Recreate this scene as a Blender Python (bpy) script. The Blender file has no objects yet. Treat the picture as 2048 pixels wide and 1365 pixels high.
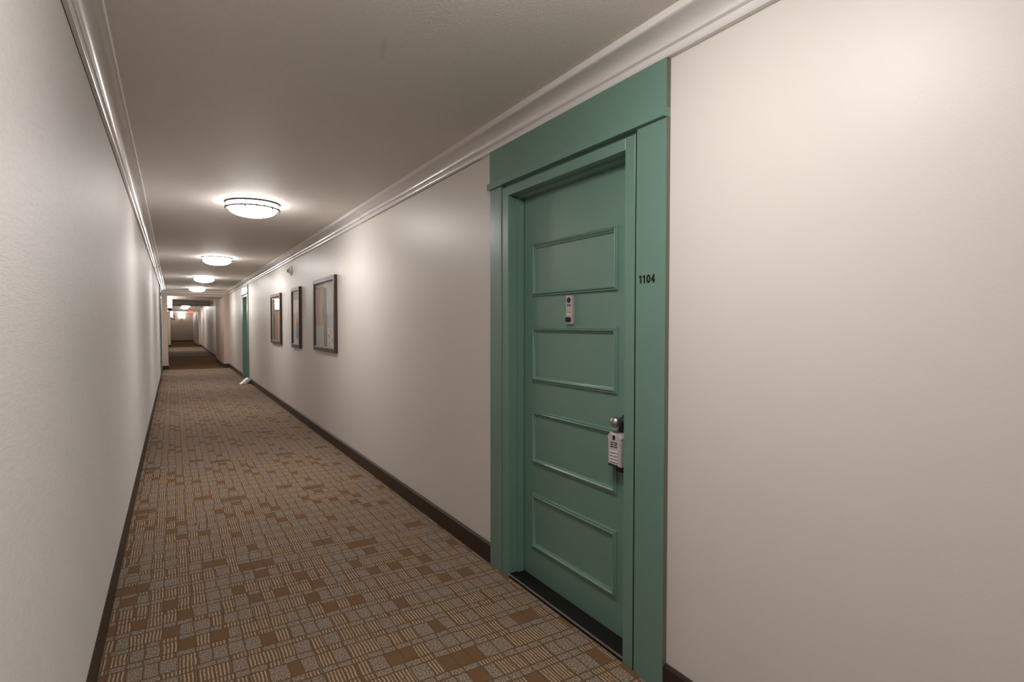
import bpy, bmesh, math, random
from mathutils import Vector, Matrix

random.seed(7)
sc = bpy.context.scene
COL = sc.collection

# ------------------------------------------------------------------ camera, world, exposure
F_PX, CAM_H = 1115.0, 1.381
cam_data = bpy.data.cameras.new('camera')
cam = bpy.data.objects.new('camera', cam_data); COL.objects.link(cam)
cam_data.sensor_width = 36.0
cam_data.lens = F_PX / 2048 * 36.0
cam_data.clip_start = 0.02; cam_data.clip_end = 200
cam.location = (0, 0, CAM_H)
cam.rotation_euler = (math.pi / 2 - math.atan(32.5 / F_PX), 0, -math.atan(678 / F_PX))
sc.camera = cam

world = bpy.data.worlds.new('world'); sc.world = world
world.use_nodes = True
world.node_tree.nodes['Background'].inputs[0].default_value = (0.02, 0.018, 0.016, 1)
world.node_tree.nodes['Background'].inputs[1].default_value = 1.0
sc.view_settings.view_transform = 'Standard'
sc.view_settings.look = 'None'
sc.view_settings.gamma = 1
sc.view_settings.use_curve_mapping = False
sc.view_settings.exposure = 0.0
try:
    sc.cycles.use_denoising = True
    sc.cycles.max_bounces = 14; sc.cycles.diffuse_bounces = 10
    sc.cycles.glossy_bounces = 6; sc.cycles.transparent_max_bounces = 12
    sc.cycles.sample_clamp_indirect = 8
    sc.cycles.caustics_reflective = False; sc.cycles.caustics_refractive = False
except Exception:
    pass
LAMP_POWER = 51.0
SIDE_POWER = 44.0
LAMP_COL = (1.0, 0.965, 0.935)

# ------------------------------------------------------------------ measures (metres)
XR, XL = 1.562, -0.275          # wall faces
H = 2.455                       # ceiling
YB, YF = -6.0, 52.7             # ends of the corridor
S1, S2, S3 = 20.3, 30.2, 41.0   # beams across the corridor
PR, PL = 1.41, -0.137           # pilaster faces

# ------------------------------------------------------------------ helpers
class MB:
    def __init__(self): self.bm = bmesh.new()
    def box(self, x0, x1, y0, y1, z0, z1, bevel=0.0, seg=2, mat=0):
        r = bmesh.ops.create_cube(self.bm, size=1)
        vs = r['verts']
        for v in vs:
            v.co = Vector(((x0 + x1) / 2 + v.co.x * (x1 - x0), (y0 + y1) / 2 + v.co.y * (y1 - y0), (z0 + z1) / 2 + v.co.z * (z1 - z0)))
        es = set(e for v in vs for e in v.link_edges); fs = set(f for v in vs for f in v.link_faces)
        for f in fs: f.material_index = mat
        if bevel > 0:
            rr = bmesh.ops.bevel(self.bm, geom=list(es), offset=bevel, segments=seg, profile=0.6, affect='EDGES')
            for f in rr['faces']: f.material_index = mat
        return self
    def prism(self, prof, p0, p1, closed=True, mat=0):
        """sweep a list of 3D points p0-offset -> straight from vector p0 to p1"""
        a = [self.bm.verts.new(Vector(q) + Vector(p0)) for q in prof]
        b = [self.bm.verts.new(Vector(q) + Vector(p1)) for q in prof]
        n = len(prof)
        for i in range(n if closed else n - 1):
            j = (i + 1) % n
            f = self.bm.faces.new((a[i], a[j], b[j], b[i])); f.material_index = mat
        if closed:
            self.bm.faces.new(a[::-1]).material_index = mat; self.bm.faces.new(b).material_index = mat
        return self
    def lathe(self, prof, c=(0, 0, 0), n=48, axis='z', mat=0, a0=0, a1=2 * math.pi):
        """prof: list of (r, h); revolved round the axis through c"""
        c = Vector(c); rings = []
        full = abs(a1 - a0 - 2 * math.pi) < 1e-6
        m = n if full else n + 1
        def P(r, h, t):
            u, v = r * math.cos(t), r * math.sin(t)
            return c + Vector({'z': (u, v, h), 'x': (h, u, v), 'y': (u, h, v)}[axis])
        for r, h in prof:
            if r < 1e-6: rings.append([self.bm.verts.new(P(0, h, 0))])
            else: rings.append([self.bm.verts.new(P(r, h, a0 + (a1 - a0) * k / n)) for k in range(m)])
        for A, B in zip(rings, rings[1:]):
            for k in range(n):
                l = (k + 1) % m
                if len(A) == 1 and len(B) == 1: continue
                if len(A) == 1: vs = (A[0], B[k], B[l])
                elif len(B) == 1: vs = (A[k], B[0], A[l])
                else: vs = (A[k], B[k], B[l], A[l])
                self.bm.faces.new(vs).material_index = mat
        return self
    def torus(self, R, r, c, n=64, m=10, axis='z', mat=0):
        prof = [(R + r * math.cos(2 * math.pi * k / m), r * math.sin(2 * math.pi * k / m)) for k in range(m + 1)]
        return self.lathe(prof, c, n, axis, mat)
    def tube(self, pts, r, n=10, mat=0):
        pts = [Vector(p) for p in pts]; rings = []
        for i, p in enumerate(pts):
            t = (pts[min(i + 1, len(pts) - 1)] - pts[max(i - 1, 0)]).normalized()
            s = t.orthogonal().normalized() if i == 0 else (s0 - t * s0.dot(t)).normalized()
            s0 = s; w = t.cross(s)
            rings.append([self.bm.verts.new(p + (s * math.cos(2 * math.pi * k / n) + w * math.sin(2 * math.pi * k / n)) * r) for k in range(n)])
        for A, B in zip(rings, rings[1:]):
            for k in range(n):
                l = (k + 1) % n
                self.bm.faces.new((A[k], A[l], B[l], B[k])).material_index = mat
        self.bm.faces.new(rings[0][::-1]).material_index = mat; self.bm.faces.new(rings[-1]).material_index = mat
        return self
    def frame(self, prof, b0, b1, z0, z1, mat=0):
        """picture-frame sweep in the local (b=y, z) plane; prof = (inset, height) points, mitred corners; height grows along +x"""
        loops = []
        for ins, h in prof:
            loops.append([self.bm.verts.new((h, y, z)) for y, z in ((b0 + ins, z0 + ins), (b1 - ins, z0 + ins), (b1 - ins, z1 - ins), (b0 + ins, z1 - ins))])
        for A, B in zip(loops, loops[1:]):
            for k in range(4):
                l = (k + 1) % 4
                self.bm.faces.new((A[k], A[l], B[l], B[k])).material_index = mat
        return self
    def build(self, name, mats, parent=None, smooth=False, loc=None, weld=True):
        bm = self.bm
        if weld: bmesh.ops.remove_doubles(bm, verts=bm.verts, dist=1e-6)
        bmesh.ops.recalc_face_normals(bm, faces=bm.faces)
        me = bpy.data.meshes.new(name); bm.to_mesh(me); bm.free()
        if not isinstance(mats, (list, tuple)): mats = [mats]
        for m in mats: me.materials.append(m)
        if smooth:
            for p in me.polygons: p.use_smooth = True
            try: me.set_sharp_from_angle(angle=math.radians(38))
            except Exception: pass
        o = bpy.data.objects.new(name, me); COL.objects.link(o)
        if parent is not None: o.parent = parent
        if loc is not None: o.location = loc
        return o

def tag(o, label=None, cat=None, group=None, kind=None):
    if label: o['label'] = label
    if cat: o['category'] = cat
    if group: o['group'] = group
    if kind: o['kind'] = kind
    return o

def empty(name, loc=(0, 0, 0), rz=0.0):
    o = bpy.data.objects.new(name, None); COL.objects.link(o)
    o.location = loc; o.rotation_euler = (0, 0, rz); o.empty_display_size = 0.1
    return o

def copy_tree(o, parent=None):
    c = o.copy(); COL.objects.link(c)
    if parent is not None: c.parent = parent
    for ch in o.children: copy_tree(ch, c)
    return c

def text_mesh(body, size, depth, font_bevel=0.0):
    cu = bpy.data.curves.new('lettering', 'FONT'); cu.body = body; cu.size = size
    cu.extrude = depth / 2; cu.align_x = 'CENTER'; cu.align_y = 'CENTER'; cu.bevel_depth = font_bevel
    tmp = bpy.data.objects.new('lettering', cu); COL.objects.link(tmp)
    bpy.context.view_layer.update()
    me = bpy.data.meshes.new_from_object(tmp.evaluated_get(bpy.context.evaluated_depsgraph_get()))
    bpy.data.objects.remove(tmp); bpy.data.curves.remove(cu)
    me.materials.clear()
    return me

# ------------------------------------------------------------------ materials
class NB:
    def __init__(self, name):
        self.m = bpy.data.materials.new(name); self.m.use_nodes = True
        self.nt = self.m.node_tree; self.N = self.nt.nodes; self.L = self.nt.links
        self.b = self.N['Principled BSDF']
    def set(self, **k):
        for n, v in k.items():
            self.b.inputs[n.replace('_', ' ')].default_value = v
        return self
    def link(self, a, b): self.L.new(a, b)
    def inp(self, sock, v):
        if isinstance(v, bpy.types.NodeSocket): self.L.new(v, sock)
        else: sock.default_value = v
    def math(self, op, a, b=0.0, c=None):
        n = self.N.new('ShaderNodeMath'); n.operation = op
        self.inp(n.inputs[0], a); self.inp(n.inputs[1], b)
        if c is not None: self.inp(n.inputs[2], c)
        return n.outputs[0]
    def mix(self, f, a, b):
        n = self.N.new('ShaderNodeMix'); n.data_type = 'RGBA'
        self.inp(n.inputs[0], f); self.inp(n.inputs[6], a); self.inp(n.inputs[7], b)
        return n.outputs[2]
    def coord(self): return self.N.new('ShaderNodeTexCoord').outputs['Object']
    def mapping(self, v, scale=(1, 1, 1), rot=(0, 0, 0)):
        n = self.N.new('ShaderNodeMapping'); self.L.new(v, n.inputs[0])
        n.inputs['Scale'].default_value = scale; n.inputs['Rotation'].default_value = rot
        return n.outputs[0]
    def noise(self, v, scale, detail=2.0, rough=0.5, out='Fac'):
        n = self.N.new('ShaderNodeTexNoise'); self.L.new(v, n.inputs['Vector'])
        n.inputs['Scale'].default_value = scale; n.inputs['Detail'].default_value = detail; n.inputs['Roughness'].default_value = rough
        return n.outputs[out]
    def white(self, x, y, z=0.0):
        c = self.N.new('ShaderNodeCombineXYZ')
        self.inp(c.inputs[0], x); self.inp(c.inputs[1], y); self.inp(c.inputs[2], z)
        n = self.N.new('ShaderNodeTexWhiteNoise'); n.noise_dimensions = '3D'; self.L.new(c.outputs[0], n.inputs['Vector'])
        return n.outputs['Value']
    def ramp(self, f, pts, mode='LINEAR'):
        n = self.N.new('ShaderNodeValToRGB'); self.L.new(f, n.inputs[0]); cr = n.color_ramp; cr.interpolation = mode
        while len(cr.elements) < len(pts): cr.elements.new(0.5)
        for e, (p, c) in zip(cr.elements, pts):
            e.position = p; e.color = tuple(c) + (1,) if len(c) == 3 else c
        return n.outputs[0]
    def bump(self, h, strength, dist=0.001):
        n = self.N.new('ShaderNodeBump'); n.inputs['Strength'].default_value = strength; n.inputs['Distance'].default_value = dist
        self.L.new(h, n.inputs['Height']); self.L.new(n.outputs[0], self.b.inputs['Normal'])
        return self

def srgb(r, g, b):
    f = lambda c: ((c / 255 + 0.055) / 1.055) ** 2.4 if c > 10 else c / 255 / 12.92
    return (f(r), f(g), f(b), 1)

def plain(name, col, rough=0.5, metal=0.0, spec=0.5, coat=0.0, bump=None):
    n = NB(name); n.set(Base_Color=col, Roughness=rough, Metallic=metal)
    n.b.inputs['Specular IOR Level'].default_value = spec
    if coat: n.b.inputs['Coat Weight'].default_value = coat; n.b.inputs['Coat Roughness'].default_value = 0.05
    co = n.coord()
    v = n.noise(co, 9.0, 3)
    n.link(n.mix(n.math('MULTIPLY', v, 0.12), col, tuple(c * 0.8 for c in col[:3]) + (1,)), n.b.inputs['Base Color'])
    if bump: n.bump(n.noise(co, bump[0], 2), bump[1], bump[2])
    return n.m

def paint_wall():
    n = NB('painted_wall'); n.set(Roughness=0.42); n.b.inputs['Specular IOR Level'].default_value = 0.35
    co = n.coord()
    v = n.noise(co, 1.3, 3)
    n.link(n.mix(v, (0.685, 0.642, 0.598, 1), (0.71, 0.666, 0.622, 1)), n.b.inputs['Base Color'])
    n.bump(n.noise(co, 130, 3, 0.55), 0.22, 0.0012)
    return n.m

def wallpaper():
    n = NB('woven_wallpaper'); n.set(Roughness=0.5); n.b.inputs['Specular IOR Level'].default_value = 0.5
    n.b.inputs['Sheen Weight'].default_value = 0.35; n.b.inputs['Sheen Roughness'].default_value = 0.5
    co = n.coord()
    st = n.noise(n.mapping(co, (60, 24, 420)), 1.0, 3, 0.6)
    st2 = n.noise(n.mapping(co, (300, 55, 170)), 1.0, 2, 0.6)
    s = n.math('ADD', n.math('MULTIPLY', st, 0.7), n.math('MULTIPLY', st2, 0.3))
    n.link(n.ramp(s, [(0.25, (0.50, 0.47, 0.46)), (0.5, (0.62, 0.585, 0.575)), (0.75, (0.71, 0.675, 0.66))]), n.b.inputs['Base Color'])
    n.bump(s, 0.6, 0.0020)
    return n.m

def beam_paper():
    n = NB('striped_beige_wallpaper'); n.set(Roughness=0.6)
    co = n.coord()
    sep = n.N.new('ShaderNodeSeparateXYZ'); n.link(co, sep.inputs[0])
    w = n.math('SINE', n.math('MULTIPLY', sep.outputs[2], 2 * math.pi / 0.045))
    s = n.math('ADD', n.math('MULTIPLY', w, 0.12), n.noise(n.mapping(co, (20, 20, 120)), 1.0, 2))
    n.link(n.ramp(s, [(0.1, (0.52, 0.42, 0.35)), (0.9, (0.66, 0.55, 0.47))]), n.b.inputs['Base Color'])
    n.bump(s, 0.3, 0.002)
    return n.m

def ceiling_mat():
    n = NB('stippled_ceiling'); n.set(Roughness=0.66); n.b.inputs['Specular IOR Level'].default_value = 0.38
    co = n.coord()
    a = n.noise(co, 135, 3, 0.6)
    b = n.noise(co, 60, 2, 0.5)
    h = n.math('ADD', n.ramp(a, [(0.42, (0, 0, 0)), (0.62, (1, 1, 1))]), n.math('MULTIPLY', b, 0.7))
    big = n.noise(co, 0.8, 2)
    base = n.mix(big, (0.79, 0.735, 0.675, 1), (0.83, 0.775, 0.715, 1))
    # old water mark, an elongated smudge of its own shape on the ceiling
    sep = n.N.new('ShaderNodeSeparateXYZ'); n.link(co, sep.inputs[0])
    dx = n.math('ADD', sep.outputs[0], -0.7155); dy = n.math('ADD', sep.outputs[1], -2.14)
    u = n.math('ADD', n.math('MULTIPLY', dx, 0.97), n.math('MULTIPLY', dy, -0.24))
    w = n.math('ADD', n.math('MULTIPLY', dx, 0.24), n.math('MULTIPLY', dy, 0.97))
    d = n.math('ADD', n.math('POWER', n.math('ABSOLUTE', n.math('DIVIDE', u, 0.020)), 2.0), n.math('POWER', n.math('ABSOLUTE', n.math('DIVIDE', w, 0.13)), 2.0))
    k = n.ramp(n.math('ADD', d, n.math('MULTIPLY', b, 0.6)), [(0.2, (1, 1, 1)), (1.0, (0, 0, 0))])
    n.link(n.mix(n.math('MULTIPLY', k, 0.22), base, (0.30, 0.24, 0.20, 1)), n.b.inputs['Base Color'])
    n.bump(h, 0.95, 0.0022)
    return n.m

def carpet_mat():
    n = NB('block_pattern_carpet'); n.set(Roughness=0.95); n.b.inputs['Specular IOR Level'].default_value = 0.1
    try: n.b.inputs['Sheen Weight'].default_value = 0.15
    except Exception: pass
    co = n.coord()
    wob = n.noise(co, 11.0, 2, 0.5, 'Color')
    sub = n.N.new('ShaderNodeVectorMath'); sub.operation = 'SUBTRACT'; n.link(wob, sub.inputs[0]); sub.inputs[1].default_value = (0.5, 0.5, 0.5)
    sca = n.N.new('ShaderNodeVectorMath'); sca.operation = 'SCALE'; n.link(sub.outputs[0], sca.inputs[0]); sca.inputs['Scale'].default_value = 0.011
    add = n.N.new('ShaderNodeVectorMath'); add.operation = 'ADD'; n.link(co, add.inputs[0]); n.link(sca.outputs[0], add.inputs[1])
    sep = n.N.new('ShaderNodeSeparateXYZ'); n.link(add.outputs[0], sep.inputs[0])
    x, y = sep.outputs[0], sep.outputs[1]
    M = n.math
    # rows across the corridor: tall, short, tall, short ... (period P)
    P = 0.285
    v = M('DIVIDE', y, P); vf = M('FLOOR', v); fr = M('SUBTRACT', v, vf)
    cuts = (0.37, 0.52, 0.86)
    s1 = M('GREATER_THAN', fr, cuts[0]); s2 = M('GREATER_THAN', fr, cuts[1]); s3 = M('GREATER_THAN', fr, cuts[2])
    row = M('ADD', M('MULTIPLY', vf, 4.0), M('ADD', s1, M('ADD', s2, s3)))
    short = M('ADD', M('SUBTRACT', s1, s2), s3)
    ed = M('MINIMUM', fr, M('SUBTRACT', 1.0, fr))
    for c in cuts: ed = M('MINIMUM', ed, M('ABSOLUTE', M('SUBTRACT', fr, c)))
    rowline = M('LESS_THAN', ed, 0.0042 / P)
    # blocks along each row
    rowm = M('MODULO', M('ADD', row, 4000.0), 20.0)
    W = 0.122
    u = M('ADD', M('DIVIDE', x, W), M('MULTIPLY', M('FLOOR', M('MULTIPLY', n.white(rowm, 3.0), 8.0)), 0.5)); uf = M('FLOOR', u); fu = M('SUBTRACT', u, uf)
    um = M('MODULO', M('ADD', uf, 800.0), 5.0)
    sp = M('ADD', 0.42, M('MULTIPLY', n.white(um, rowm, 1.0), 0.18))
    blk = M('GREATER_THAN', fu, sp)
    ce = M('MINIMUM', M('MINIMUM', fu, M('SUBTRACT', 1.0, fu)), M('ABSOLUTE', M('SUBTRACT', fu, sp)))
    colline = M('LESS_THAN', ce, 0.0030 / W)
    typ = n.white(M('ADD', M('MULTIPLY', um, 2.0), blk), rowm, 7.0)
    typ = M('ADD', typ, M('MULTIPLY', short, 0.22))
    line = M('MAXIMUM', rowline, colline)
    brown = M('LESS_THAN', typ, 0.19)
    stripe_zone = M('MULTIPLY', M('LESS_THAN', typ, 0.60), M('SUBTRACT', 1.0, brown))
    st = M('GREATER_THAN', M('SINE', M('MULTIPLY', x, 2 * math.pi / 0.0138)), 0.3)
    speck = n.noise(co, 170, 3, 0.75)
    speck2 = n.noise(co, 140, 2, 0.6)
    c_brown = n.mix(speck, (0.125, 0.062, 0.020, 1), (0.235, 0.125, 0.048, 1))
    c_dark = n.mix(speck, (0.095, 0.048, 0.016, 1), (0.185, 0.098, 0.038, 1))
    c_beige = n.mix(speck2, (0.31, 0.24, 0.165, 1), (0.68, 0.57, 0.455, 1))
    c_grey = n.ramp(speck, [(0.40, (0.08, 0.042, 0.016)), (0.5, (0.27, 0.21, 0.155)), (0.61, (0.58, 0.51, 0.44))])
    ribs = M('MULTIPLY', M('ADD', M('SINE', M('MULTIPLY', x, 2 * math.pi / 0.0092)), 1.0), 0.16)
    c_grey = n.mix(ribs, c_grey, c_brown)
    dash = M('GREATER_THAN', n.noise(n.mapping(co, (90, 230, 1)), 1.0, 1), 0.4)
    c_str = n.mix(M('MULTIPLY', st, dash), c_brown, c_beige)
    c = n.mix(stripe_zone, c_grey, c_str)
    c = n.mix(brown, c, c_brown)
    c = n.mix(line, c, c_dark)
    n.link(c, n.b.inputs['Base Color'])
    hh = M('SUBTRACT', M('ADD', speck, speck2), M('MULTIPLY', line, 0.8))
    n.bump(hh, 0.9, 0.0035)
    return n.m

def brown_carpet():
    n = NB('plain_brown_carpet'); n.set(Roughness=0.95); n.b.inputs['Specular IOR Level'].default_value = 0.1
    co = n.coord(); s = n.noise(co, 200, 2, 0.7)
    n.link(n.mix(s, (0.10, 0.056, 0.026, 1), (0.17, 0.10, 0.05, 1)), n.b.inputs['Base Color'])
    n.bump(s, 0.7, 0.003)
    return n.m

def green_paint():
    n = NB('green_door_enamel'); n.set(Roughness=0.34); n.b.inputs['Specular IOR Level'].default_value = 0.5; n.b.inputs['Coat Weight'].default_value = 0.28; n.b.inputs['Coat Roughness'].default_value = 0.25
    co = n.coord(); v = n.noise(co, 2.0, 2)
    n.link(n.mix(v, (0.136, 0.246, 0.196, 1), (0.146, 0.262, 0.208, 1)), n.b.inputs['Base Color'])
    n.bump(n.noise(n.mapping(co, (90, 90, 40)), 1.0, 2), 0.06, 0.001)
    return n.m

def emis(name, col, strength, base=(0.9, 0.88, 0.85, 1)):
    n = NB(name); n.set(Base_Color=base, Roughness=0.3)
    n.b.inputs['Emission Color'].default_value = tuple(col[:3]) + (1,)
    n.b.inputs['Emission Strength'].default_value = strength
    return n.m

def glass_pane():
    m = bpy.data.materials.new('picture_glass'); m.use_nodes = True; nt = m.node_tree
    for x in list(nt.nodes): nt.nodes.remove(x)
    out = nt.nodes.new('ShaderNodeOutputMaterial'); mx = nt.nodes.new('ShaderNodeMixShader')
    tr = nt.nodes.new('ShaderNodeBsdfTransparent'); gl = nt.nodes.new('ShaderNodeBsdfGlossy'); fr = nt.nodes.new('ShaderNodeFresnel')
    gl.inputs['Roughness'].default_value = 0.02; fr.inputs['IOR'].default_value = 1.4
    tr.inputs['Color'].default_value = (0.97, 0.98, 0.97, 1)
    ge = nt.nodes.new('ShaderNodeNewGeometry'); sb = nt.nodes.new('ShaderNodeMath'); sb.operation = 'SUBTRACT'; sb.inputs[0].default_value = 1.0; nt.links.new(ge.outputs['Backfacing'], sb.inputs[1]); ml = nt.nodes.new('ShaderNodeMath'); ml.operation = 'MULTIPLY'; nt.links.new(fr.outputs[0], ml.inputs[0]); nt.links.new(sb.outputs[0], ml.inputs[1]); nt.links.new(ml.outputs[0], mx.inputs[0]); nt.links.new(tr.outputs[0], mx.inputs[1]); nt.links.new(gl.outputs[0], mx.inputs[2]); nt.links.new(mx.outputs[0], out.inputs[0])
    return m

def wood(name, c0, c1, rough=0.4):
    n = NB(name); n.set(Roughness=rough); co = n.coord()
    g = n.noise(n.mapping(co, (30, 30, 3)), 1.0, 4, 0.6)
    n.link(n.mix(g, c0, c1), n.b.inputs['Base Color']); n.bump(g, 0.1, 0.001)
    return n.m

M = dict(
    wall=paint_wall(), paper=wallpaper(), beam=beam_paper(), ceil=ceiling_mat(), carpet=carpet_mat(), carpet2=brown_carpet(),
    green=green_paint(),
    crown=plain('glossy_white_moulding', (0.72, 0.69, 0.675, 1), 0.27, spec=0.5, coat=0.3),
    gapshade=plain('brown_gap_shade', (0.075, 0.042, 0.022, 1), 0.8),
    base=plain('dark_brown_baseboard', (0.030, 0.016, 0.009, 1), 0.4),
    black=plain('black_threshold', (0.010, 0.009, 0.008, 1), 0.6, spec=0.2, bump=(60, 0.2, 0.001)),
    steel=plain('satin_steel', (0.50, 0.47, 0.45, 1), 0.36, metal=1.0),
    ring=plain('dull_pewter_ring', (0.065, 0.060, 0.053, 1), 0.7, spec=0.05),
    farwall=plain('taupe_end_wall', (0.42, 0.36, 0.315, 1), 0.6),
    nickel=plain('brushed_nickel', (0.50, 0.46, 0.42, 1), 0.35, metal=1.0),
    edge=plain('worn_metal_edge', (0.45, 0.40, 0.38, 1), 0.4, metal=0.8),
    dark=plain('black_plastic', (0.01, 0.01, 0.01, 1), 0.35),
    greyp=plain('light_grey_plastic', (0.50, 0.46, 0.44, 1), 0.45),
    keyp=plain('pale_key_plastic', (0.70, 0.67, 0.65, 1), 0.4),
    plate=plain('aluminium_plate', (0.52, 0.475, 0.46, 1), 0.42, metal=0.35),
    brass=plain('cream_card', (0.75, 0.62, 0.36, 1), 0.6),
    bronze=plain('dark_bronze', (0.03, 0.02, 0.014, 1), 0.4, metal=0.5),
    whitep=plain('white_plastic', (0.82, 0.80, 0.78, 1), 0.4),
    lamp=emis('lit_lamp_glass', LAMP_COL, LAMP_POWER),
    exitlet=emis('lit_pale_red_letters', (1.0, 0.35, 0.28), 2.2),
    darkgreen=plain('dark_green_joint_shade', (0.012, 0.025, 0.019, 1), 0.7, spec=0.2),
    taupe=plain('taupe_casing_side', (0.165, 0.160, 0.125, 1), 0.6),
    side=emis('lit_lamp_side_glass', LAMP_COL, SIDE_POWER),
    sconce=emis('lit_sconce_glass', (1.0, 0.94, 0.88), 46.0),
    exitred=emis('lit_red_letters', (1.0, 0.05, 0.035), 1.6, (0.6, 0.05, 0.03, 1)),
    frame=wood('dark_walnut_frame', (0.040, 0.021, 0.013, 1), (0.062, 0.034, 0.022, 1), 0.42),
    glass=glass_pane(),
    doorwood=wood('brown_wood_door', (0.22, 0.12, 0.075, 1), (0.32, 0.18, 0.12, 1), 0.4),
    chip=plain('bare_chipped_paint', (0.34, 0.32, 0.27, 1), 0.7),
    wrap=plain('white_plastic_wrap', (0.72, 0.72, 0.71, 1), 0.3),
    navy=plain('dark_blue_print', (0.035, 0.085, 0.12, 1), 0.4),
    teal=plain('pale_teal_print', (0.18, 0.36, 0.38, 1), 0.4),
)

# ------------------------------------------------------------------ shell
def shell(name, mb, mat, label, cat):
    o = mb.build(name, mat)
    return tag(o, label, cat, kind='structure')

D1 = (1.457, 2.775)        # outer edges of the near door's casing
D2C = 15.44                # centre of the far door on the right
LDC = 17.0                 # centre of the door on the left
def recess(yc): return (yc - 0.512, yc + 0.545, 2.135)
r1 = recess(2.116); r2 = recess(D2C); r3 = (LDC - 0.5, LDC + 0.5, 2.125)

TH = 0.20
w = MB()
w.box(XR, XR + TH, YB, r1[0], 0, H).box(XR, XR + TH, r1[0], r1[1], r1[2], H).box(XR, XR + TH, r1[1], r2[0], 0, H)
w.box(XR, XR + TH, r2[0], r2[1], r2[2], H).box(XR, XR + TH, r2[1], S1, 0, H)
shell('wall_right', w, M['wall'], 'long cream painted corridor wall on the right with the green door', 'wall')
w = MB()
w.box(XL - TH, XL, YB, r3[0], 0, H).box(XL - TH, XL, r3[0], r3[1], r3[2], H).box(XL - TH, XL, r3[1], S1, 0, H)
shell('wall_left', w, M['paper'], 'long grey woven-wallpaper corridor wall close on the left', 'wall')
shell('ceiling', MB().box(XL - TH, XR + TH, YB, YF + TH, H, H + 0.15), M['ceil'], 'stippled taupe ceiling of the corridor', 'ceiling')
shell('floor', MB().box(XL - TH, XR + TH, YB, S1 - 0.35, -0.15, 0), M['carpet'], 'brown and grey block-patterned carpet of the near corridor', 'floor')
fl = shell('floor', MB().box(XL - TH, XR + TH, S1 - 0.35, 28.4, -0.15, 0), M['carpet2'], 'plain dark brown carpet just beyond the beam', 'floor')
fl = shell('floor', MB().box(XL - TH, XR + TH, 28.4, 39.0, -0.15, 0), M['carpet'], 'brightly lit patterned carpet in the far middle of the corridor', 'floor')
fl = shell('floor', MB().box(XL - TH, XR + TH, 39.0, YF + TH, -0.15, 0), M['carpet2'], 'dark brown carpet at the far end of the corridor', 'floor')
shell('wall_back', MB().box(XL - TH, XR + TH, YB - TH, YB, 0, H), M['wall'], 'wall closing the corridor behind the viewpoint', 'wall')
shell('wall_far', MB().box(XL - TH, XR + TH, YF, YF + TH, 0, H), M['farwall'], 'far end wall of the corridor with a lit sconce', 'wall')
# beyond the first beam
shell('wall_right', MB().box(1.53, 1.53 + TH, S1 + 3.9, S3 + 1.0, 0, H), M['wall'], 'far right cream wall beyond the second beam', 'wall')
shell('wall_right', MB().box(PR + 0.02, 1.53 + TH, S3 + 1.0, 44.6, 0, H).box(PR + 0.02, 1.53 + TH, 44.6, 46.0, 2.1, H).box(PR + 0.02, 1.53 + TH, 46.0, YF, 0, H),
      M['wall'], 'end stretch of right wall with the wooden door', 'wall')
shell('wall_left', MB().box(XL - TH, XL, S1 + 1.4, S3, 0, H), M['wall'], 'far left wall between the two pilasters', 'wall')
shell('wall_left', MB().box(XL - TH, PL, S3 + 0.4, YF, 0, H), M['wall'], 'left wall at the far end of the corridor', 'wall')
# pilasters and beams
shell('wall_pilaster', MB().box(XL - TH, PL, S1, S1 + 1.4, 0, H), M['beam'], 'beige striped pilaster on the left under the first beam', 'pilaster')
shell('wall_pilaster', MB().box(PR, XR + TH, S1, S1 + 3.9, 0, H), M['beam'], 'beige striped pilaster on the right past the far green door', 'pilaster')
shell('wall_pilaster', MB().box(XL - TH, PL, S3, S3 + 0.4, 0, H), M['beam'], 'small pilaster at the far left under the third beam', 'pilaster')
shell('wall_pilaster', MB().box(PR, 1.53, S3, S3 + 1.0, 0, H), M['beam'], 'small pilaster at the far right under the third beam', 'pilaster')
BZ = 2.275
shell('wall_beam', MB().box(PL, PR, S1, S1 + 1.4, BZ, H), M['beam'], 'nearest ceiling beam crossing the corridor', 'beam')
shell('wall_beam', MB().box(XL, 1.53, S2, S2 + 0.5, BZ, H), M['beam'], 'second ceiling beam crossing the far corridor', 'beam')
shell('wall_beam', MB().box(PL, PR, S3, S3 + 0.4, BZ, H), M['beam'], 'third and farthest ceiling beam', 'beam')

# baseboards
BH, BT = 0.112, 0.016
def baseboard(name, label, x, side, y0, y1, h=BH, BT=BT):
    """side=-1: board stands in front of a wall on the right (towards -x)"""
    pr = [(0, 0, 0), (side * BT, 0, 0), (side * BT, 0, h - 0.008), (side * (BT * 0.6), 0, h), (0, 0, h)]
    shell(name, MB().prism(pr, (x, y0, 0), (x, y1, 0)), M['base'], label, 'baseboard')
baseboard('baseboard_right', 'dark brown baseboard nearer than the green door', XR, -1, YB, D1[0] - 0.001)
baseboard('baseboard_right', 'dark brown baseboard under the three pictures', XR, -1, D1[1] + 0.001, D2C - 0.66)
baseboard('baseboard_right', 'dark brown baseboard past the far green door', XR, -1, D2C + 0.66, S1)
baseboard('baseboard_left', 'dark brown baseboard of the left wallpapered wall', XL, 1, YB, LDC - 0.66, 0.150, 0.004)
baseboard('baseboard_left', 'dark brown baseboard between the left door and pilaster', XL, 1, LDC + 0.66, S1, 0.150, 0.004)
baseboard('baseboard_right', 'baseboard along the inside of the right pilaster', PR, -1, S1 - BT, S1 + 3.9)
baseboard('baseboard_right', 'baseboard of the far right cream wall', 1.53, -1, S1 + 3.9, S3)
baseboard('baseboard_right', 'baseboard at the end of the right wall', PR + 0.02, -1, S3 + 1.0, 44.55)
baseboard('baseboard_left', 'baseboard along the inside of the left pilaster', PL, 1, S1 - BT, S1 + 1.4)
baseboard('baseboard_left', 'baseboard of the far left wall', XL, 1, S1 + 1.4, S3)
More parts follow.
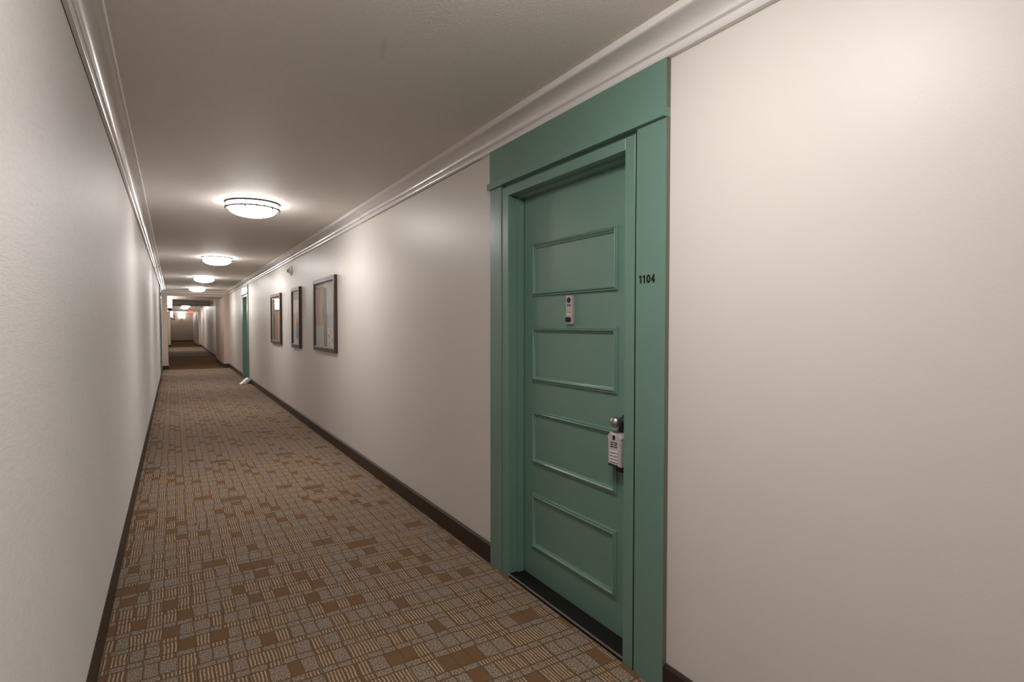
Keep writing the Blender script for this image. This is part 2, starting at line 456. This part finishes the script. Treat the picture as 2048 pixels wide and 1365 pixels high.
baseboard('baseboard_left', 'baseboard at the end of the left wall', PL, 1, S3 + 0.4, YF)
def base_front(name, label, x0, x1, y):
    pr = [(0, 0, 0), (0, -BT, 0), (0, -BT, BH - 0.008), (0, -BT + 0.006, BH), (0, 0, BH)]
    shell(name, MB().prism(pr, (x0, y, 0), (x1, y, 0)), M['base'], label, 'baseboard')
base_front('baseboard_front', 'baseboard across the face of the left pilaster', XL, PL, S1)
base_front('baseboard_front', 'baseboard across the face of the right pilaster', PR, XR, S1)
base_front('baseboard_front', 'baseboard across the face of the farthest left pilaster', XL, PL, S3)
base_front('baseboard_front', 'baseboard across the face of the farthest right pilaster', PR - BT, 1.53, S3)
base_front('baseboard_far', 'dark baseboard along the far end wall', PL, PR + 0.02, YF)

# crown moulding: (projection from wall, drop below ceiling)
CP = [(0, -0.100), (0.0190, -0.1005), (0.0225, -0.0965), (0.0242, -0.0900), (0.0246, -0.0810), (0.0236, -0.0770), (0.0196, -0.0750), (0.0198, -0.0720),
      (0.0240, -0.0698), (0.0290, -0.0685), (0.0318, -0.0660), (0.0324, -0.0625), (0.0304, -0.0590), (0.0322, -0.0530), (0.0370, -0.0455),
      (0.0440, -0.0385), (0.0535, -0.0330), (0.0650, -0.0292), (0.0780, -0.0270), (0.0920, -0.0260), (0.1040, -0.0257), (0.1080, -0.0245), (0.1120, -0.0215), (0.1120, 0.0)]
def crown(name, label, x, side, cuts, along='y', k=1.0):
    t = empty(name); tag(t, label, 'crown moulding', kind='structure')
    for i, (a, b) in enumerate(zip(cuts, cuts[1:])):
        rnd = random.Random(i * 7 + (1 if side > 0 else 2))
        dz = -rnd.uniform(0.0, 0.0030) - (0.002 if i % 2 else 0); dx = rnd.uniform(0.0, 0.0022); g = 0.0012
        if along == 'y':
            pr = [(side * (d + (dx if d > 0 else 0)), 0, z + (dz if z < 0 else 0)) for d, z in [(d * k, z * k) for d, z in CP]] + [(0, 0, 0)]
            mb = MB().prism(pr, (x, a + g, H), (x, b - g, H))
        else:
            pr = [(0, -(d), z) for d, z in CP] + [(0, 0, 0)]
            mb = MB().prism(pr, (a, x, H), (b, x, H))
        mb.build('moulding_length', M['crown'], t, smooth=True)
    # brown strip painting in the shadow gap under the moulding
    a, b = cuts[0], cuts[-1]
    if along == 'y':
        MB().box(min(x, x + side * 0.002), max(x, x + side * 0.002), a, b, H - 0.100 * k - (0.0065 if k < 1 else 0.0032), H - 0.100 * k).build('gap_shade_line', M['gapshade'], t)
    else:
        MB().box(a, b, x - 0.002, x, H - 0.1065, H - 0.100).build('gap_shade_line', M['gapshade'], t)
    return t
crown('trim_1', 'glossy white crown moulding along the right wall', XR, -1, [YB, -4.41, -1.97, 0.47, 2.91, 5.27, 7.75, 10.25, 12.7, 15.1, 17.5, S1])
crown('trim_2', 'glossy white crown moulding along the left wall', XL, 1, [YB, -3.63, -1.19, 1.25, 3.72, 6.9, 9.4, 12.0, 14.5, 17.0, S1], k=0.88)
crown('trim_3', 'white crown moulding across the first beam', S1, 1, [XL, XR], 'x')
crown('trim_4', 'white crown moulding across the second beam', S2, 1, [XL, 1.53], 'x')
crown('trim_5', 'white crown moulding across the third beam', S3, 1, [PL, 1.53], 'x')
crown('trim_6', 'white crown moulding over the far end wall', YF, 1, [PL, PR], 'x')
crown('trim_7', 'crown moulding of the right pilaster beyond the first beam', PR, -1, [S1 + 1.4, S1 + 3.9])
crown('trim_8', 'crown moulding of the far right wall', 1.53, -1, [S1 + 3.9, S2])
crown('trim_9', 'crown moulding of the far right wall past the second beam', 1.53, -1, [S2 + 0.5, 33.2, 35.7, 38.2, S3])
crown('trim_10', 'crown moulding of the far left wall', XL, 1, [S1 + 1.4, S2])
crown('trim_11', 'crown moulding of the far left wall past the second beam', XL, 1, [S2 + 0.5, S3])

# ------------------------------------------------------------------ doors (local frame: +x into the corridor, y along the wall, z up)
def rib(mb, ins, b0, b1, z0, z1, base):
    mb.frame([(p, base + h) for p, h in ins], b0, b1, z0, z1)
def make_door(name, label, loc, rz, detail=True, near=0.659, far=-0.659):
    t = empty(name, loc, rz); tag(t, label, 'door', kind='structure')
    g = M['green']; ct = 0.020
    gn, gf = 0.498, -0.532            # joints between casing boards and steel frame
    on, of = 0.439, -0.466            # clear opening
    ztop = 2.075; zf = 2.123
    MB().box(0.0, ct, gn + 0.0100, near, 0, 2.140, 0.0015).build('casing_board', g, t)
    MB().box(0.0, ct, far, gf - 0.002, 0, 2.140, 0.0015).build('casing_board', g, t)
    MB().box(0.0, ct + 0.002, far, near, 2.140, H - 0.1005, 0.0012).box(-0.012, 0.001, gf, gn, 2.118, 2.145).build('head_board', g, t)
    MB().box(0.0, ct + 0.016, far - 0.010, near + 0.002, 2.138, 2.172, 0.002).build('head_strip', g, t)
    MB().box(-0.03, 0.0150, gn - 0.0015, gn + 0.0095, 0.002, zf).build('joint_shade', M['darkgreen'], t)  # dark strip that paints the shade of the open joint beside the frame
    MB().box(0.0, ct - 0.001, near + 0.0002, near + 0.0012, BH, 2.137).box(0.0, ct, near + 0.0002, near + 0.0012, 2.173, H - 0.108).build('side_edge', M['taupe'], t)  # taupe strip over the near side face of the casing
    # steel frame: profile swept up, over and down
    mb = MB()
    fx = 0.016
    mb.box(-0.16, fx, on, gn - 0.002, 0, zf, 0.003, 3)
    mb.box(-0.16, fx, gf + 0.002, of, 0, zf, 0.003, 3)
    mb.box(-0.16, fx, of - 0.001, on + 0.001, ztop, zf, 0.003, 3)
    fr = mb.build('door_frame', g, t)
    # stops
    mb = MB()
    mb.box(-0.0765, -0.040, on - 0.013, on + 0.004, 0.02, ztop, 0.0015)
    mb.box(-0.0765, -0.040, of - 0.004, of + 0.013, 0.02, ztop, 0.0015)
    mb.box(-0.0765, -0.040, of, on, ztop - 0.014, ztop + 0.003, 0.0015)
    mb.build('door_stop', g, fr)
    # slab with its four moulded panels
    sx = -0.080
    slab = MB().box(sx - 0.045, sx, of + 0.003, on - 0.003, 0.022, ztop - 0.004, 0.002).build('slab', g, t)
    if detail:
        prof = [(0, 0), (0.0005, 0.006), (0.003, 0.0095), (0.007, 0.0105), (0.0095, 0.0085), (0.0105, 0.0120), (0.0140, 0.0142), (0.0180, 0.0120), (0.0205, 0.0080), (0.0250, 0.0062), (0.0275, 0.0045), (0.0280, 0.0)]
        for z0, z1 in ((1.530, 1.810), (1.080, 1.370), (0.642, 0.927), (0.186, 0.481)):
            mb = MB(); rib(mb, [(p, h * 1.2) for p, h in prof], -0.362, 0.301, z0, z1, sx - 0.0005); mb.build('panel_moulding', g, slab, smooth=True)
    th = MB().box(-0.10, 0.014, of, on, 0, 0.021, 0.003).build('threshold', M['black'], t)
    MB().box(0.0105, 0.0165, of + 0.001, on - 0.001, 0.0150, 0.0224, 0.001).build('metal_edge', M['edge'], th)
    return t, slab
def add_knob(t, y, z, sx=-0.080):
    k = MB().lathe([(0.0, 0.0835), (0.010, 0.0825), (0.0175, 0.078), (0.0225, 0.071), (0.0245, 0.062), (0.0235, 0.053), (0.0195, 0.045), (0.0135, 0.040), (0.0105, 0.037), (0.0105, 0.012), (0.012, 0.0)],
                   (sx, y, z), 40, 'x').build('knob', M['steel'], t, smooth=True)
    MB().lathe([(0.0, 0.012), (0.022, 0.0115), (0.029, 0.008), (0.031, 0.002), (0.031, 0.0)], (sx, y, z), 40, 'x').build('rosette', M['bronze'], k, smooth=True)
    return k

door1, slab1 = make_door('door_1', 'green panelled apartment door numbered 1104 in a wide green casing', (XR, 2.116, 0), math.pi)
add_knob(door1, 2.116 - 1.762, 0.973)
# viewer and bell plate between the two upper panels
vy = -(2.148 - 2.116); sx = -0.080
v = MB().box(sx, sx + 0.016, vy - 0.0245, vy + 0.0245, 1.384, 1.522, 0.0025).build('viewer_plate', M['plate'], door1)
v['label'] = 'grey metal plate with viewer and bell button'
MB().torus(0.0110, 0.0022, (sx + 0.017, vy - 0.001, 1.4995), 28, 8, 'x').lathe([(0.0, 0.001), (0.006, 0.002), (0.011, 0.0)], (sx + 0.016, vy - 0.001, 1.4995), 28, 'x').build('peephole', M['dark'], v, smooth=True)
MB().box(sx + 0.0155, sx + 0.0168, vy - 0.0130, vy + 0.0120, 1.4695, 1.4795).build('label_window', M['dark'], v)
for dy in (-0.004, 0.004):
    MB().box(sx + 0.0165, sx + 0.0173, vy + dy - 0.0025, vy + dy + 0.0025, 1.4715, 1.4765).build('label_digit', M['greyp'], v)
MB().box(sx + 0.0155, sx + 0.0165, vy - 0.0205, vy + 0.0185, 1.4265, 1.4390).build('name_card', M['brass'], v)
MB().box(sx + 0.0160, sx + 0.0172, vy - 0.0215, vy + 0.0195, 1.4380, 1.4394).build('card_edge', M['bronze'], v)
MB().lathe([(0.0, 0.024), (0.007, 0.0235), (0.0115, 0.020), (0.0125, 0.014), (0.0125, 0.0)], (sx + 0.012, vy + 0.002, 1.406), 28, 'x').build('bell_button', M['dark'], v, smooth=True)
# unit number 1104 as four raised digits on the near casing board
def stroke(mb, pts, wdt, x0=0.0195, x1=0.0235):
    for (ya, za), (yb, zb) in zip(pts, pts[1:]):
        dy, dz = yb - ya, zb - za; L = math.hypot(dy, dz); ny, nz = -dz / L * wdt / 2, dy / L * wdt / 2
        ey, ez = dy / L * wdt * 0.22, dz / L * wdt * 0.22
        q = [(ya - ey + ny, za - ez + nz), (yb + ey + ny, zb + ez + nz), (yb + ey - ny, zb + ez - nz), (ya - ey - ny, za - ez - nz)]
        a = [mb.bm.verts.new((x0, u, v)) for u, v in q]; b = [mb.bm.verts.new((x1, u, v)) for u, v in q]
        for k in range(4):
            l = (k + 1) % 4; mb.bm.faces.new((a[k], a[l], b[l], b[k]))
        mb.bm.faces.new(a[::-1]); mb.bm.faces.new(b)
    return mb
oval = [(0.0072 * math.sin(2 * math.pi * k / 20), 0.0132 * math.cos(2 * math.pi * k / 20)) for k in range(21)]
GLYPH = {'1': [[(-0.0072, 0.0072), (-0.0005, 0.0130), (-0.0005, -0.0150)]], '0': [oval],
         '4': [[(0.0030, -0.0150), (0.0030, 0.0140), (-0.0080, -0.0070), (0.0080, -0.0070)]]}
for ch, y in (('1', 1.580), ('1', 1.5605), ('0', 1.5395), ('4', 1.5155)):
    mb = MB()
    for line in GLYPH[ch]: stroke(mb, line, 0.0036)
    o = mb.build('digit', M['bronze'], door1, loc=(0, 2.116 - y, 1.556), weld=False)
# chipped paint on the edge of the casing
mb = MB()
for k, (z0, z1, a) in enumerate(((0.240, 0.262, 0.002), (0.222, 0.246, 0.004), (0.205, 0.226, 0.002))):
    mb.box(0.0165 - a * 0.5, 0.0204, 0.6585, 0.6594, z0, z1, 0.0003, 1)
mb.build('paint_chip', M['chip'], door1)

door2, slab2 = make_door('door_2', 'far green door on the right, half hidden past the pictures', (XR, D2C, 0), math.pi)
add_knob(door2, 0.35, 0.965)
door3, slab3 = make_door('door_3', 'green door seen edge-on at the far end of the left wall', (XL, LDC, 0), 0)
add_knob(door3, 0.35, 0.965)

# wooden door at the very end of the corridor
t = empty('door_4', (PR + 0.02, 45.3, 0), math.pi); tag(t, 'brown wooden door in a pale frame at the far right end', 'door', kind='structure')
MB().box(-0.14, 0.02, 0.48, 0.69, 0, 2.16).box(-0.14, 0.02, -0.69, -0.48, 0, 2.16).box(-0.14, 0.02, -0.48, 0.48, 2.05, 2.16).build('door_frame', M['whitep'], t)
MB().box(-0.06, -0.01, -0.475, 0.475, 0.01, 2.045, 0.002).build('slab', M['doorwood'], t)
MB().lathe([(0.0, 0.06), (0.02, 0.058), (0.03, 0.04), (0.02, 0.02), (0.012, 0.0)], (-0.01, 0.40, 1.02), 20, 'x').build('knob', M['bronze'], t, smooth=True)
MB().box(-0.01, 0.05, -0.30, 0.0, 1.97, 2.03, 0.004).build('door_closer', M['nickel'], t)
MB().box(-0.01, 0.006, -0.03, 0.03, 1.32, 1.50, 0.002).build('viewer_plate', M['bronze'], t)

# ------------------------------------------------------------------ lockbox hanging on the knob
KY, KZ = 1.766, 0.965
LX, LY, LZ = 1.600, 1.774, 0.850       # centre of its front half
lb = empty('key_lockbox', (LX, LY, LZ), math.pi + math.radians(4)); tag(lb, 'grey keypad lockbox hanging from the round door knob', 'lockbox')
# body outline in local y,z (front view), extruded along x
def extr(mb, pts, x0, x1, inset=0.0):
    a = [mb.bm.verts.new((x0, y, z)) for y, z in pts]; b = [mb.bm.verts.new((x1, y * (1 - inset), z * (1 - inset * 0.6))) for y, z in pts]
    n = len(pts)
    for i in range(n):
        j = (i + 1) % n; mb.bm.faces.new((a[i], a[j], b[j], b[i]))
    mb.bm.faces.new(a); mb.bm.faces.new(b)
    return mb
shape = [(-0.036, -0.060), (0.036, -0.068), (0.037, 0.045), (0.040, 0.056), (0.031, 0.072), (-0.028, 0.075), (-0.041, 0.061), (-0.037, 0.045)]
body = extr(MB(), shape, -0.022, 0.012)
extr(body, shape, 0.012, 0.020, 0.09)
bb = body.build('body', M['greyp'], lb)
bv = bb.modifiers.new('edge', 'BEVEL'); bv.width = 0.002; bv.segments = 2; bv.limit_method = 'ANGLE'
extr(MB(), [(-0.030, -0.100), (0.040, -0.100), (0.040, 0.05), (-0.030, 0.05)], -0.045, -0.023).build('back_case', M['dark'], lb)
MB().box(0.0180, 0.0215, -0.0065, 0.0065, 0.045, 0.064, 0.0008).build('sensor_window', M['bronze'], lb)
MB().box(0.0180, 0.0213, -0.012, 0.012, 0.0665, 0.0700, 0.0008).build('rating_tab', M['whitep'], lb)
for r in range(3):
    for c in (-1, 1):
        MB().box(0.0190, 0.0212, c * 0.011 - 0.0085, c * 0.011 + 0.0085, 0.0325 - r * 0.009, 0.0362 - r * 0.009, 0.0004).build('speaker_slot', M['dark'], lb)
for r in range(4):
    for c in (-1, 0, 1):
        z = -0.004 - r * 0.0135
        MB().box(0.0188, 0.0232, c * 0.0155 - 0.0058, c * 0.0155 + 0.0058, z - 0.0045, z + 0.0045, 0.0012).build('key', M['keyp'], lb)
        MB().box(0.0188, 0.0204, c * 0.0155 - 0.0060, c * 0.0155 + 0.0068, z - 0.0070, z - 0.0046).build('key_shadow_gap', M['dark'], lb)
MB().box(0.0100, 0.0205, -0.033, 0.024, -0.0665, -0.0590, 0.001).build('release_slot', M['dark'], lb)
# shackle loops up behind the knob

arc = [(-0.030, -0.015, 0.05)] + [(-0.030, 0.015 - 0.030 * math.cos(a), 0.108 + 0.030 * math.sin(a)) for a in [math.pi * k / 12 for k in range(13)]] + [(-0.030, 0.045, 0.05)]
MB().tube(arc, 0.0055).build('shackle', M['dark'], lb, smooth=True)
MB().box(-0.040, -0.020, -0.006, 0.036, 0.045, 0.100, 0.003).build('shackle_guard', M['dark'], lb)

# ------------------------------------------------------------------ ceiling lamps
def make_lamp(label):
    t = empty('ceiling_lamp'); tag(t, label, 'ceiling lamp', 'flush ceiling lamps along the corridor')
    MB().lathe([(0.150, 0.0), (0.222, 0.0), (0.225, -0.005), (0.222, -0.012), (0.213, -0.014), (0.205, -0.010), (0.150, -0.010)], n=72).build('canopy', M['ring'], t, smooth=True)
    MB().lathe([(0.203, -0.008), (0.203, -0.050)], n=72).build('side_glass', M['side'], t, smooth=True)
    pr = [(0.203, -0.050), (0.196, -0.056)]
    for k in range(1, 11):
        a = k / 10 * math.pi / 2
        pr.append((0.196 * math.cos(a) if k < 10 else 0.0, -0.056 - 0.066 * math.sin(a)))
    MB().lathe(pr, n=72).build('glass_bowl', M['lamp'], t, smooth=True)
    MB().lathe([(0.206, -0.0475), (0.2215, -0.0465), (0.2245, -0.0515), (0.2215, -0.0575), (0.206, -0.0575), (0.204, -0.052), (0.206, -0.0475)], n=72).build('lower_ring', M['ring'], t, smooth=True)
    for k in range(6):
        a = math.radians(8 + 60 * k)
        c, s = math.cos(a), math.sin(a)
        p = MB().tube([(0.2225 * c, 0.2225 * s, -0.010), (0.2225 * c, 0.2225 * s, -0.062)], 0.0028, 8).build('rod', M['ring'], t, smooth=True)
        MB().lathe([(0.0, -0.009), (0.005, -0.007), (0.0075, 0.0), (0.005, 0.007), (0.0, 0.009)], (0.2225 * c, 0.2225 * s, -0.065), 12).build('finial', M['ring'], p, smooth=True)
    return t
lamp0 = make_lamp('nearest visible round ceiling lamp, a glowing bowl in a nickel ring')
LAMPS = [(5.43, None), (10.1, 'second visible ceiling lamp, past the nearest one'), (14.4, 'third ceiling lamp along the near corridor'), (18.6, 'fourth ceiling lamp, just before the first beam'),
         (1.02, 'ceiling lamp overhead beside the near green door, outside the view'), (-3.4, 'ceiling lamp behind the viewpoint'),
         (35.1, 'first ceiling lamp beyond the second beam'), (39.4, 'last ceiling lamp before the third beam')]
for y, lab in LAMPS:
    o = lamp0 if lab is None else copy_tree(lamp0)
    if lab: o['label'] = lab
    o.location = (0.62, y, H)

# ------------------------------------------------------------------ wall sconces
def make_sconce(label, loc, rz):
    t = empty('wall_sconce', loc, rz); tag(t, label, 'wall lamp', 'lit wall sconces at the far end')
    MB().box(0.0, 0.018, -0.045, 0.045, 1.84, 2.06, 0.004).build('back_plate', M['bronze'], t)
    MB().lathe([(0.0, 1.835), (0.034, 1.840), (0.052, 1.870), (0.056, 1.915), (0.052, 1.920), (0.0, 1.920)], (0.070, 0, 0), 24).box(0.0, 0.07, -0.012, 0.012, 1.86, 1.89).build('cup', M['bronze'], t, smooth=True)
    MB().lathe([(0.0, 1.921), (0.052, 1.921), (0.056, 2.10), (0.056, 2.30), (0.050, 2.33), (0.046, 2.33), (0.0, 2.315)], (0.070, 0, 0), 28).build('glass_shade', M['sconce'], t, smooth=True)
    MB().torus(0.057, 0.003, (0.070, 0, 1.975), 28, 8).build('band', M['bronze'], t, smooth=True)
    return t
s0 = make_sconce('nearest wall sconce, on the inside of the left pilaster', (PL, S1 + 0.75, 0.0), 0)
for lab, loc, rz in (('wall sconce set back behind the nearest one, past the left pilaster', (XL, 26.5, 0.0), 0),
                     ('farther wall sconce on the left wall near the end', (PL, 46.0, 0.0), 0),
                     ('wall sconce in the middle of the far end wall', (0.61, YF, 0.0), -math.pi / 2)):
    o = copy_tree(s0); o['label'] = lab; o.location = loc; o.rotation_euler = (0, 0, rz)

# small picture / notice by the far sconce
t = empty('notice_frame', (0.02, YF, 1.78)); tag(t, 'small dark framed notice at the far left end', 'notice')
MB().box(-0.13, 0.13, -0.02, 0.0, 0, 0.36, 0.003).build('frame', M['bronze'], t)
MB().box(-0.095, 0.095, -0.0215, -0.0195, 0.035, 0.325).build('sheet', M['plate'], t)

# exit sign hanging near the third beam
t = empty('exit_sign', (0.99, S3 + 0.9, 2.13)); tag(t, 'small red lit EXIT sign under the far ceiling', 'sign')
MB().box(-0.15, 0.15, -0.02, 0.02, 0, 0.16, 0.004).build('housing', M['whitep'], t)
MB().box(-0.012, 0.012, -0.012, 0.012, 0.16, H - 2.13).build('stem', M['whitep'], t)
MB().box(-0.14, 0.14, -0.0215, -0.0200, 0.012, 0.148).build('face', M['exitred'], t)
me = text_mesh('EXIT', 0.12, 0.003)
me.transform(Matrix(((1, 0, 0, 0), (0, 0, -1, -0.0235), (0, 1, 0, 0.08), (0, 0, 0, 1)))); me.materials.append(M['exitlet'])
o = bpy.data.objects.new('lettering', me); COL.objects.link(o); o.parent = t

# ------------------------------------------------------------------ alarm strobe on the wall
t = empty('fire_alarm_sounder', (XR, 9.06, 2.205), math.pi); tag(t, 'white cone-shaped alarm with a dark lens high above the middle picture', 'alarm')
MB().lathe([(0.0, 0.0), (0.076, 0.0), (0.078, 0.006), (0.074, 0.014), (0.060, 0.020), (0.0, 0.020)], (0, 0, 0), 40, 'x').build('base_plate', M['whitep'], t, smooth=True)
MB().lathe([(0.056, 0.016), (0.054, 0.026), (0.040, 0.038), (0.028, 0.046), (0.024, 0.056), (0.0, 0.056)], (0, 0, 0), 40, 'x').build('cone', M['whitep'], t, smooth=True)
MB().lathe([(0.022, 0.055), (0.021, 0.062), (0.012, 0.067), (0.0, 0.068)], (0, 0, 0), 28, 'x').build('lens', M['dark'], t, smooth=True)

# ------------------------------------------------------------------ framed pictures (local: +x into the corridor, +y towards the camera)
CM = {}
def flat(name, c, c2=None, sc_=(40, 40, 6)):
    if name in CM: return CM[name]
    n = NB(name); n.set(Roughness=0.7); co = n.coord()
    v = n.noise(n.mapping(co, sc_), 1.0, 4, 0.65)
    c2 = c2 or tuple(k * 0.7 for k in c[:3]) + (1,)
    n.link(n.ramp(v, [(0.35, c2), (0.62, c)]), n.b.inputs['Base Color'])
    CM[name] = n.m; return n.m
def leaf(mb, y, z, L, W, ang, x, mat):
    pts = []
    for k in range(10):
        a = 2 * math.pi * k / 10
        u = math.cos(a) * L / 2; v = math.sin(a) * W / 2 * (1 - 0.35 * math.cos(a))
        pts.append((x, y + u * math.cos(ang) - v * math.sin(ang), z + u * math.sin(ang) + v * math.cos(ang)))
    f = mb.bm.faces.new([mb.bm.verts.new(p) for p in pts]); f.material_index = mat
def picture(label, y0, y1, z0, z1, blocks, mats, leaves=(), stems=()):
    yc = (y0 + y1) / 2; w = (y1 - y0) / 2
    t = empty('framed_picture', (XR, yc, z0), math.pi); tag(t, label, 'picture', 'three framed abstract prints on the right wall')
    h = z1 - z0; T = 0.036; B = 0.055
    mb = MB().frame([(0, 0.004), (0, T - 0.002), (0.002, T), (B - 0.006, T), (B - 0.002, T - 0.003), (B, T - 0.012), (B, 0.004), (0, 0.004)], -w, w, 0, h)
    mb.build('frame', M['frame'], t)
    MB().box(0.0, 0.010, -w + 0.02, w - 0.02, 0.02, h - 0.02).build('backing', M['bronze'], t)
    mb = MB(); iw = w - B; 
    # mount edge
    mb.box(0.010, 0.0125, -iw, iw, B, h - B, mat=0)
    ih = h - 2 * B
    for (u0, u1, v0, v1, mi) in blocks:           # u runs from the far edge (0) to the near edge (1), v upward
        mb.box(0.0120, 0.0132 + 0.0001 * mi, -iw + u0 * 2 * iw + 0.006 * (u0 == 0), -iw + u1 * 2 * iw - 0.006 * (u1 == 1), B + v0 * ih + 0.006 * (v0 == 0), B + v1 * ih - 0.006 * (v1 == 1), mat=mi)
    for (u, v, L, W, a, mi) in leaves: leaf(mb, -iw + u * 2 * iw, B + v * ih, L, W, a, 0.0146, mi)
    for (ua, va, ub, vb, r, mi) in stems:
        A = Vector((0.0143, -iw + ua * 2 * iw, B + va * ih)); C = Vector((0.0143, -iw + ub * 2 * iw, B + vb * ih)); d = (C - A).normalized(); p = Vector((0, -d.z, d.y)) * r
        f = mb.bm.faces.new([mb.bm.verts.new(q) for q in (A - p, A + p, C + p * 0.4, C - p * 0.4)]); f.material_index = mi
    mb.build('print', [M['plate']] + mats, t, weld=False)
    MB().box(0.0230, 0.0245, -iw - 0.001, iw + 0.001, B - 0.001, h - B + 0.001).build('glass_pane', M['glass'], t)
    return t
tan = flat('tan_print', (0.693, 0.446, 0.264, 1)); cream = flat('cream_print', (0.850, 0.775, 0.627, 1)); grey = flat('grey_blue_print', (0.495, 0.511, 0.561, 1))
dbr = flat('brown_print', (0.165, 0.107, 0.083, 1)); rose = flat('rose_brown_print', (0.544, 0.314, 0.231, 1)); sage = flat('grey_green_print', (0.594, 0.594, 0.544, 1))
olive = flat('leaf_grey_print', (0.330, 0.314, 0.314, 1)); orange = flat('orange_print', (0.825, 0.330, 0.148, 1)); pale = flat('pale_pink_print', (0.80, 0.70, 0.64, 1))
ms = [tan, cream, grey, dbr, rose, sage, olive, orange, pale]
lv = [(0.80, 0.24, 0.11, 0.042, 2.2, 7), (0.92, 0.25, 0.10, 0.040, 2.0, 7), (0.70, 0.17, 0.10, 0.042, 2.9, 7), (0.86, 0.12, 0.10, 0.040, 2.6, 7), (0.72, 0.06, 0.09, 0.038, 0.6, 7)]
stm = [(0.05 + 0.05 * k, 0.0, 0.08 + 0.055 * k + 0.02 * (k % 2), 0.30, 0.004, (7, 9, 3)[k % 3]) for k in range(7)]
stm += [(0.90, 0.66, 0.66 + 0.05 * k, 0.98, 0.005, (9, 6)[k % 2]) for k in range(7)]
picture('nearest framed collage print with leaves and tan and grey blocks', 6.29, 7.39, 1.063, 1.938,
        [(0, 0.25, 0.32, 1, 5), (0.18, 0.5, 0.32, 1, 1), (0.0, 0.44, 0, 0.33, 6), (0.44, 0.62, 0, 0.92, 4), (0.38, 0.56, 0.38, 0.72, 1), (0.44, 0.60, 0.34, 0.62, 2), (0.6, 1, 0.28, 0.58, 3), (0.6, 1, 0.52, 1, 6), (0.62, 1, 0, 0.3, 9), (0.88, 1, 0, 0.28, 3)],
        ms, lv, stm)
picture('narrow middle framed print in orange and blue-grey bands', 8.31, 8.93, 1.045, 1.925,
        [(0, 1, 0, 0.34, 3), (0, 0.5, 0.30, 0.64, 8), (0.5, 1, 0.34, 0.62, 3), (0.0, 1, 0.6, 0.84, 9), (0, 1, 0.76, 1, 5), (0.15, 0.8, 0.68, 0.80, 8), (0.45, 0.9, 0.1, 0.5, 3), (0.35, 0.6, 0.36, 0.55, 1)], ms)
picture('farthest framed print with upright brown and cream stripes', 9.95, 11.02, 1.050, 1.918,
        [(0, 0.12, 0, 1, 2), (0.12, 0.3, 0, 1, 4), (0.3, 0.42, 0, 1, 7), (0.42, 0.55, 0, 1, 5), (0.55, 0.66, 0, 1, 7), (0.66, 0.8, 0, 1, 1), (0.8, 0.9, 0, 1, 5), (0.9, 1, 0, 1, 9)], ms)

# ------------------------------------------------------------------ wrapped parcel on the floor at the far door
t = empty('newspaper_bag', (1.475, 14.36, 0.0), math.radians(15)); t.scale = (0.64, 0.64, 0.74); tag(t, 'crumpled white and dark blue bag on the carpet by the far door', 'bag')
def blob(prof, name, mat, seed):
    rnd = random.Random(seed); mb = MB(); bm = mb.bm; rings = []
    n = 14
    for (cx, cy, cz, rx, rz_) in prof:
        ring = []
        for k in range(n):
            a = 2 * math.pi * k / n
            j = 1 + rnd.uniform(-0.12, 0.12)
            ring.append(bm.verts.new((cx + rx * math.cos(a) * j, cy, max(0.001, cz + rz_ * math.sin(a) * j))))
        rings.append(ring)
    for A, B in zip(rings, rings[1:]):
        for k in range(n):
            l = (k + 1) % n; bm.faces.new((A[k], A[l], B[l], B[k]))
    bm.faces.new(rings[0]); bm.faces.new(rings[-1])
    return mb.build(name, mat, t, smooth=False)
# wedge: tall against the wall, tapering into the corridor
mb = MB(); bm = mb.bm
def wedge(pts, mat, name):
    mb = MB(); vs = [mb.bm.verts.new(p) for p in pts]
    n = len(pts) // 2
    for i in range(n):
        j = (i + 1) % n; mb.bm.faces.new((vs[i], vs[j], vs[n + j], vs[n + i]))
    mb.bm.faces.new(vs[:n]); mb.bm.faces.new(vs[n:])
    bmesh.ops.subdivide_edges(mb.bm, edges=mb.bm.edges, cuts=3, use_grid_fill=True)
    rnd = random.Random(5)
    for q in mb.bm.verts:
        q.co += Vector((rnd.uniform(-1, 1), rnd.uniform(-1, 1), rnd.uniform(-0.6, 1))) * 0.006
        q.co.z = max(q.co.z, 0.001)
    return mb.build(name, mat, t)
wedge([(-0.24, -0.06, 0.0), (0.06, -0.10, 0.0), (0.085, -0.08, 0.17), (0.02, -0.06, 0.19), (-0.22, 0.20, 0.0), (0.10, 0.22, 0.0), (0.09, 0.20, 0.16), (0.04, 0.20, 0.18)], M['wrap'], 'white_wrapper')
wedge([(-0.08, -0.115, 0.0), (0.075, -0.125, 0.0), (0.088, -0.105, 0.115), (0.03, -0.095, 0.09), (-0.06, -0.07, 0.0), (0.08, -0.06, 0.0), (0.09, -0.06, 0.12), (0.03, -0.06, 0.10)], M['navy'], 'dark_end')
